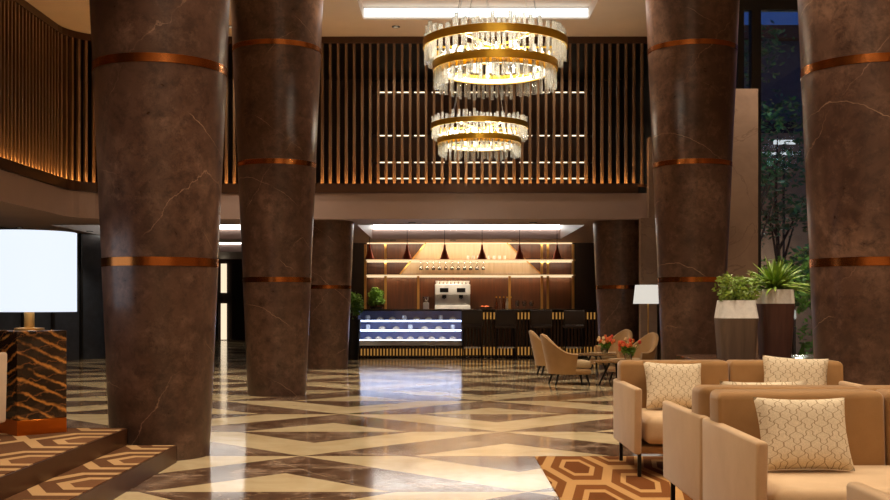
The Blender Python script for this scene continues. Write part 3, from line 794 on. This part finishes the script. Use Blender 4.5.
def pillow(loc, rx, rz, sc_, label, ry=0):
    N = 20; m = MB(); bm = m.bm; g = {}
    for side in (1,-1):
        for i in range(N+1):
            for j in range(N+1):
                u, v = i/N*2-1, j/N*2-1
                edge = max(abs(u),abs(v)) > .999
                if side < 0 and edge: g[(side,i,j)] = g[(1,i,j)]; continue
                th = .075*((1-u**4)*(1-v**4))**.5
                pin = 1-.07*(1-u*u) * (abs(v)**2); pin2 = 1-.07*(1-v*v)*(abs(u)**2)
                g[(side,i,j)] = bm.verts.new((u*.22*pin2, side*-th, v*.178*pin))
        for i in range(N):
            for j in range(N):
                q = [g[(side,i,j)],g[(side,i+1,j)],g[(side,i+1,j+1)],g[(side,i,j+1)]]
                try: bm.faces.new(q)
                except ValueError: pass
    o = m.build('throw_pillow', M['pillow']); o.location = loc; o.rotation_euler = (rx,ry,rz); o.scale = (sc_,)*3
    tag(o, label, 'pillow', 'scalloped throw pillows'); return o
pillow((1.61,4.94,.572),math.radians(-22),math.radians(2),.96,'large scalloped throw pillow on the near sofa', math.radians(.5))
pillow((1.63,7.83,.575),math.radians(-20),math.radians(6),.98,'scalloped throw pillow at left end of the farthest sofa', math.radians(2))
pillow((2.49,7.82,.60),math.radians(-16),math.radians(-8),1.05,'scalloped throw pillow at right end of the farthest sofa', math.radians(3))
pillow((1.66,5.79,.575),math.radians(16),math.radians(2),1.06,'scalloped pillow whose top shows above the middle sofa back')
rg = MB().box(.68,2.86,1.2,8.32,.0,.006).build('area_rug', M['rug'], smooth=False); tag(rg,'rust brown rug with pale hexagon pattern under the sofas','rug')

# ------------------------------------------------------------------ bar
BY = 23.87
bl = -1.89; br = 3.4; bm_ = .37
struct(MB().box(-2.55,3.7,26.6,26.8,0,2.65).build('wall_bar', M['darkwall'], smooth=False))
struct(MB().box(-2.75,-2.55,24.6,36.0,0,2.65).build('wall_bar_left', M['darkwall'], smooth=False))
bc = thing('bar_counter','dark bar counter with brass slatted front where stools stand','bar counter',(0,BY,0))
MB().box(bm_+.01,br,.06,.6,.0,1.02).build('body', M['counter'], bc, smooth=False)
MB().box(bm_+.01,br+.02,-.02,.72,1.02,1.06,.006).build('countertop', M['counter'], bc)
MB().box(bm_+.02,br,.05,.058,.06,.24).build('backlit_panel', M['ledbar'], bc, smooth=False)
MB().box(bm_+.02,br,.05,.058,.84,.99).build('backlit_panel', M['ledbar'], bc, smooth=False)
for k in range(40):
    xx = bm_+.06+k*(br-bm_-.1)/39
    MB().box(xx-.02,xx+.02,.0,.05,.03,1.0).build('slat', M['ledge'], bc, smooth=False)
dc = thing('display_case','long refrigerated pastry case glowing blue white in the bar','display case',((bl+bm_)/2,BY,0))
hw = (bm_-bl)/2
MB().box(-hw,hw,.06,.6,0,.27).build('base', M['counter'], dc, smooth=False)
MB().box(-hw,hw,.05,.058,.05,.20).build('backlit_panel', M['ledbar'], dc, smooth=False)
for k in range(32):
    xx = -hw+.04+k*(2*hw-.08)/31; MB().box(xx-.018,xx+.018,0,.05,.03,.25).build('slat', M['ledge'], dc, smooth=False)
MB().box(-hw,hw,.55,.6,.27,1.02).box(-hw,-hw+.02,.0,.55,.27,1.02).box(hw-.02,hw,.0,.55,.27,1.02).build('back_panel', M['casein'], dc, smooth=False)
MB().box(-hw,hw,.0,.55,.27,.38).build('floor_deck', M['white'], dc, smooth=False)
MB().box(-hw,hw,-.02,.66,1.02,1.06,.006).build('countertop', M['counter'], dc)
for z in (.605,.81):
    s_ = MB().box(-hw+.02,hw-.02,.12,.55,z-.012,z).build('shelf', M['white'], dc, smooth=False)
    MB().box(-hw+.02,hw-.02,.1,.12,z-.024,z+.008).build('light_line', M['ledblue'], s_, smooth=False)
MB().box(-hw+.02,hw-.02,.03,.05,.38,.40).build('light_line', M['ledblue'], dc, smooth=False)
MB().box(-hw,hw,.005,.012,.29,1.02).build('front_glass', M['caseglass'], dc, smooth=False)
p0 = None
def item(x, z, kind, label):
    m = MB()
    if kind == 0: m.lathe([(0,0),(.075,0),(.08,.02),(.07,.05),(.03,.075),(0,.08)],16)
    else: m.lathe([(0,0),(.045,0),(.05,.06),(.042,.11),(0,.115)],14)
    o = m.build('pastry' if kind==0 else 'dessert_cup', M['pastry'] if kind==0 else M['white'], loc=(x,BY+.28,z)); tag(o,label,'pastry' if kind==0 else 'dessert','desserts in the display case')
for r_,(z,n_,nm) in enumerate(((.381,9,'bottom'),(.606,7,'middle'),(.811,8,'top'))):
    for k in range(n_):
        kind = 0 if (r_==0 or k%3) else 1
        item(bl+.2+k*(2*hw-.4)/(n_-1), z, kind, f'{ORD[k]} pale {"pastry" if kind==0 else "dessert cup"} from left on the {nm} level of the display case')
# stools
def stool(x, label):
    t = thing('bar_stool', label, 'stool', (x,BY-.62,0), 0, 'dark bar stools')
    MB().box(-.21,.21,-.2,.2,.66,.74,.03,3).build('seat', M['stool'], t)
    m = MB().box(-.225,.225,-.24,-.19,.70,1.04,.022,3)
    for v in m.bm.verts: v.co.y += .18*(v.co.x/.225)**2*.6 - (v.co.z-.7)*.08
    m.build('backrest', M['stool'], t)
    for sx in (-1,1):
        for sy in (-1,1): MB().cyl((sx*.17,sy*.16,.67),(sx*.2,sy*.2,0),.016,.012,8).build('leg', M['black'], t)
    MB().box(-.19,.19,.17,.19,.24,.26).box(-.19,.19,-.19,-.17,.24,.26).box(-.19,-.17,-.19,.19,.24,.26).box(.17,.19,-.19,.19,.24,.26).build('footrest', M['steel'], t)
    return t
st = stool((472-445)*23.25/F,'first dark bar stool, beside the display case')
for k,(px,lab) in enumerate(((505.5,'second dark bar stool from the display case'),(541,'third dark bar stool from the display case'),(573.5,'fourth dark bar stool, nearest the right column'))):
    copy_tree(st, loc=((px-445)*23.25/F,BY-.62,0), label=lab)
# back bar
bb = thing('back_bar','brass framed back bar with lit shelves and beige centre panel','shelving',(0,26.55,0))
MB().box(-1.9,3.1,-.55,0,0,.95).build('cabinet', M['wood'], bb, smooth=False); MB().box(-1.92,3.12,-.6,0,.95,.99).build('countertop', M['counter'], bb, smooth=False)
def trap(m, pts, y0, y1):
    bm = m.bm; a=[bm.verts.new((x,y0,z)) for x,z in pts]; b=[bm.verts.new((x,y1,z)) for x,z in pts]
    bm.faces.new(a); bm.faces.new(b[::-1])
    for k in range(len(pts)): bm.faces.new((a[k],b[k],b[(k+1)%len(pts)],a[(k+1)%len(pts)]))
    return m
K = 26.5/F
tz = lambda y: EYE+(305-y)*K
tx = lambda x: (x-445)*K
MB().box(tx(366),tx(573),-.02,-.002,.99,2.64).build('wood_panel', M['wood'], bb, smooth=False)
trap(MB(), [(tx(426),tz(243)),(tx(507),tz(243)),(tx(541),tz(274)),(tx(400),tz(274))], -.035, -.021).build('beige_panel', M['beige'], bb, smooth=False)
MB().tube([(tx(426),-.05,tz(243)),(tx(400),-.05,tz(274))],.022,4).build('diagonal_rail', M['brass'], bb)
MB().tube([(tx(507),-.05,tz(243)),(tx(541),-.05,tz(274))],.022,4).build('diagonal_rail', M['brass'], bb)
for px in (366,386,418.5,509,541,547,572): MB().box(tx(px)-.028,tx(px)+.028,-.30,-.24,.99 ,2.6 if px in (366,386,541,547,572) else tz(275)).build('upright', M['brass'], bb, smooth=False)
for y in (242,260.5,275.5):
    s_ = MB().box(tx(365),tx(574),-.3,-.03,tz(y)-.02,tz(y)+.02).build('shelf', M['brass'], bb, smooth=False)
    MB().box(tx(367),tx(572),-.31,-.30,tz(y)-.012,tz(y)+.008).build('light_line', M['ledstrip'], s_, smooth=False)
    MB().box(tx(367),tx(572),-.06,-.035,tz(y)-.045,tz(y)-.02).build('under_light_line', M['ledstrip'], s_, smooth=False)
light('shelf_strip','AREA',(.6,26.2,2.62),24,WARM,None,(.6,26.55,2.0),shape='RECTANGLE',size=4.8,size_y=.04)
light('shelf_strip_middle','AREA',(.6,26.2,2.18),11,WARM,None,(.6,26.55,1.9),shape='RECTANGLE',size=4.8,size_y=.04)
light('shelf_strip_low','AREA',(.6,26.3,1.84),34,WARM2,None,(.6,26.55,1.3),shape='RECTANGLE',size=4.8,size_y=.04)
# pendants over the counter
pd = None
for k in range(6):
    lab = f'{ORD[k]} copper cone pendant from the left over the bar counter'; x = -1.66+.826*k
    if pd is None:
        pd = thing('pendant_lamp', lab, 'lamp', (x,24.25,2.16), 0, 'copper pendants over the bar')
        MB().lathe([(.10,0),(.105,0),(.03,.22),(.018,.32),(0,.32),(0,.315),(.014,.31),(.025,.21)],24).build('lamp_shade', M['copperpend'], pd)
        MB().cyl((0,0,.32),(0,0,.83),.006).build('cord', M['black'], pd)
        MB().lathe([(0,.02),(.03,.04),(.03,.07),(0,.09)],14).build('bulb', M['lens'], pd)
    else: copy_tree(pd, loc=(x,24.25,2.16), label=lab)
    light('pendant_beam','SPOT',(x,24.25,2.15),120,WARM,None,(x,24.25,0),spot_size=.8,spot_blend=.8,shadow_soft_size=.03)
# coffee machine
cm = thing('coffee_machine','large white and steel espresso machine on the back bar','coffee machine',(.18,26.2,.99))
MB().box(-.42,.42,-.2,.2,.40,.66,.03,3).build('upper_body', M['white'], cm)
MB().box(-.42,.42,-.02,.2,.05,.42,.01).build('rear_body', M['steel'], cm)
MB().box(-.42,.42,-.24,.2,.0,.16,.02,2).build('drip_tray', M['white'], cm)
for sx in (-.2,.2):
    g_ = MB().cyl((sx,-.12,.32),(sx,-.12,.42),.05).build('group_head', M['black'], cm); MB().cyl((sx,-.12,.33),(sx,-.3,.31),.014).build('handle', M['black'], g_)
MB().box(-.3,-.1,-.205,-.2,.46,.56).box(.1,.3,-.205,-.2,.46,.56).build('gauge_panel', M['black'], cm, smooth=False)
for sx in (-.39,.39): MB().tube([(sx,-.2,.42),(sx,-.26,.36),(sx,-.26,.2)],.01,6).build('steam_wand', M['steel'], cm)
for k in range(9):
    c = MB().lathe([(0,0),(.028,0),(.042,.05),(.044,.075),(.04,.075),(.036,.05),(0,.01)],16).build('coffee_cup', M['white'], loc=(.18-.36+k*.09,26.15+(k%2)*.08,1.65)); tag(c,f'{ORD[k]} white cup from left on top of the coffee machine','cup','cups on the coffee machine')
gr = thing('coffee_grinder','small steel coffee grinder left of the espresso machine','grinder',(-.45,26.2,.99))
MB().box(-.07,.07,-.08,.08,0,.22,.015).build('body', M['steel'], gr); MB().lathe([(.04,.22),(.08,.36),(0,.36)],16).build('hopper', M['stem'], gr)
# stemware hanging under the top shelf, jars standing on it
def goblet(x, z, label, up=True, s=1, nm='wine_glass'):
    pr = [(0,0),(.035,0),(.036,.004),(.006,.01),(.005,.09),(.03,.11),(.042,.15),(.036,.2),(.033,.2),(.038,.15),(.026,.115),(0,.1)]
    o = MB().lathe([(r*s,zz*s if up else -zz*s) for r,zz in pr],16).build(nm, M['stem'], loc=(x,26.38,z)); tag(o,label,'glass','glasses on the back bar'); return o
for k in range(11): goblet(tx(421+k*6.2), tz(260.5)-.025, f'{ORD[k]} upside-down stem glass from left hanging under the lit shelf', False, 1.05)
for k in range(8):
    o = MB().lathe([(0,0),(.03,0),(.035,.05),(.03,.09),(0,.09)],14).build('glass_jar', M['white'], loc=(tx(468+k*5.2),26.4,tz(260.5)+.022)); tag(o,f'{ORD[k]} small pale jar from left on the upper shelf','jar','jars on the back bar shelf')
for k in range(3): goblet(tx(517+k*7), .992, f'{ORD[k]} stem glass from left standing right of the bottles', True, 1.3)
bt = [('amber','amber glass'),('wood','brown'),('amber','amber glass'),('steel','steel grey'),('amber','amber glass')]
for k,(mm,nm) in enumerate(bt):
    o = thing('bottle', f'{ORD[k]} bottle from left beside the brass upright, {nm}', 'bottle', (tx(496+k*3.6),26.3+(k%2)*.08,.99), 0, 'bottles on the back bar')
    MB().lathe([(0,0),(.036,0),(.038,.02),(.038,.2),(.014,.27),(.013,.33),(0,.33)],16).build('glass_body', M[mm], o); MB().cyl((0,0,.33),(0,0,.36),.015,n=12).build('cap', M['gold'], o)
fb = thing('fruit_basket','basket of oranges on the back bar right of coffee machine','basket',(tx(485.5),26.2,.99))
MB().lathe([(0,0),(.13,0),(.17,.12),(.16,.12),(.12,.012),(0,.012)],24).build('basket', M['wood'], fb)
for k in range(7):
    o = MB().lathe([(0,-.042),(.03,-.03),(.042,0),(.03,.03),(0,.042)],14).build('orange_fruit', M['orange'], loc=(tx(485.5)+.085*math.cos(k)*(k>0),26.2+.085*math.sin(k)*(k>0),1.05+.045*(k%2)+(.05 if k==0 else 0))); tag(o,f'{ORD[k]} orange in the basket by the coffee machine','orange','oranges in the basket')
# topiaries
def topiary(x, y, z, r, hp, label, pl_):
    t = thing('potted_shrub', label, 'plant', (x,y,z)); 
    MB().lathe([(0,0),(r*.55,0),(r*.75,hp),(r*.66,hp),(r*.62,hp-.03),(0,hp-.03)],28).build('pot', M['black'], t)
    MB().tube([(0,0,hp-.03),(0,0,hp+r)],.02).build('stem', M['bark'], t)
    leafcloud(MB(), [((random.uniform(-.5,.5)*r,random.uniform(-.5,.5)*r,hp+r+random.uniform(-.6,.7)*r),r*.5) for _ in range(22)], 70, .035, 1).build('foliage', M['fern'], t, smooth=False)
topiary(-1.98,23.3,0,.27,.85,'round green shrub in a dark pot between column and bar',0)
topiary(tx(377),26.2,.99,.22,.12,'small round green shrub on the left of the back bar',0)
light('topiary_light','SPOT',(-1.9,23.0,2.6),40,WARM,None,(-1.98,23.3,1.2),spot_size=.6)
# ------------------------------------------------------------------ dark glazed wall and corridor on the left
gl = thing('glazed_partition','dark glass partition with black frames behind the table lamp','partition',(0,0,0))
pts = [(-8.98,20.2),(-6.95,24.4)]
A, B = Vector(pts[0]), Vector(pts[1]); n_ = 6
MB().strip([tuple(A),tuple(B)], .04, 0, 2.64).build('glass', M['darkglass'], gl, smooth=False)
d_ = (B-A).normalized(); ang = math.atan2(d_.y,d_.x)
for k in range(n_+1):
    p = A+(B-A)*k/n_; MB().box(-.03,.03,-.05,.03,0,2.64).build('mullion', M['frame'], gl, loc=(p.x,p.y,0), rz=ang, smooth=False)
struct(MB().strip([(-6.95,24.4),(-7.75,36.0)], .1, 0, 2.65).build('wall_corridor', M['darkwall'], smooth=False))
dr = struct(MB().box(-7.55,-7.4,35.9,35.99,0,2.5).box(-6.95,-5.6,35.9,35.99,0,2.5).build('door_1', M['frame'], smooth=False),'dark far doorway with a bright vertical gap')
MB().box(-7.32,-7.14,35.92,35.99,.02,1.2).box(-7.32,-7.14,35.92,35.99,1.55,2.5).build('lit_gap', M['door'], dr, smooth=False)
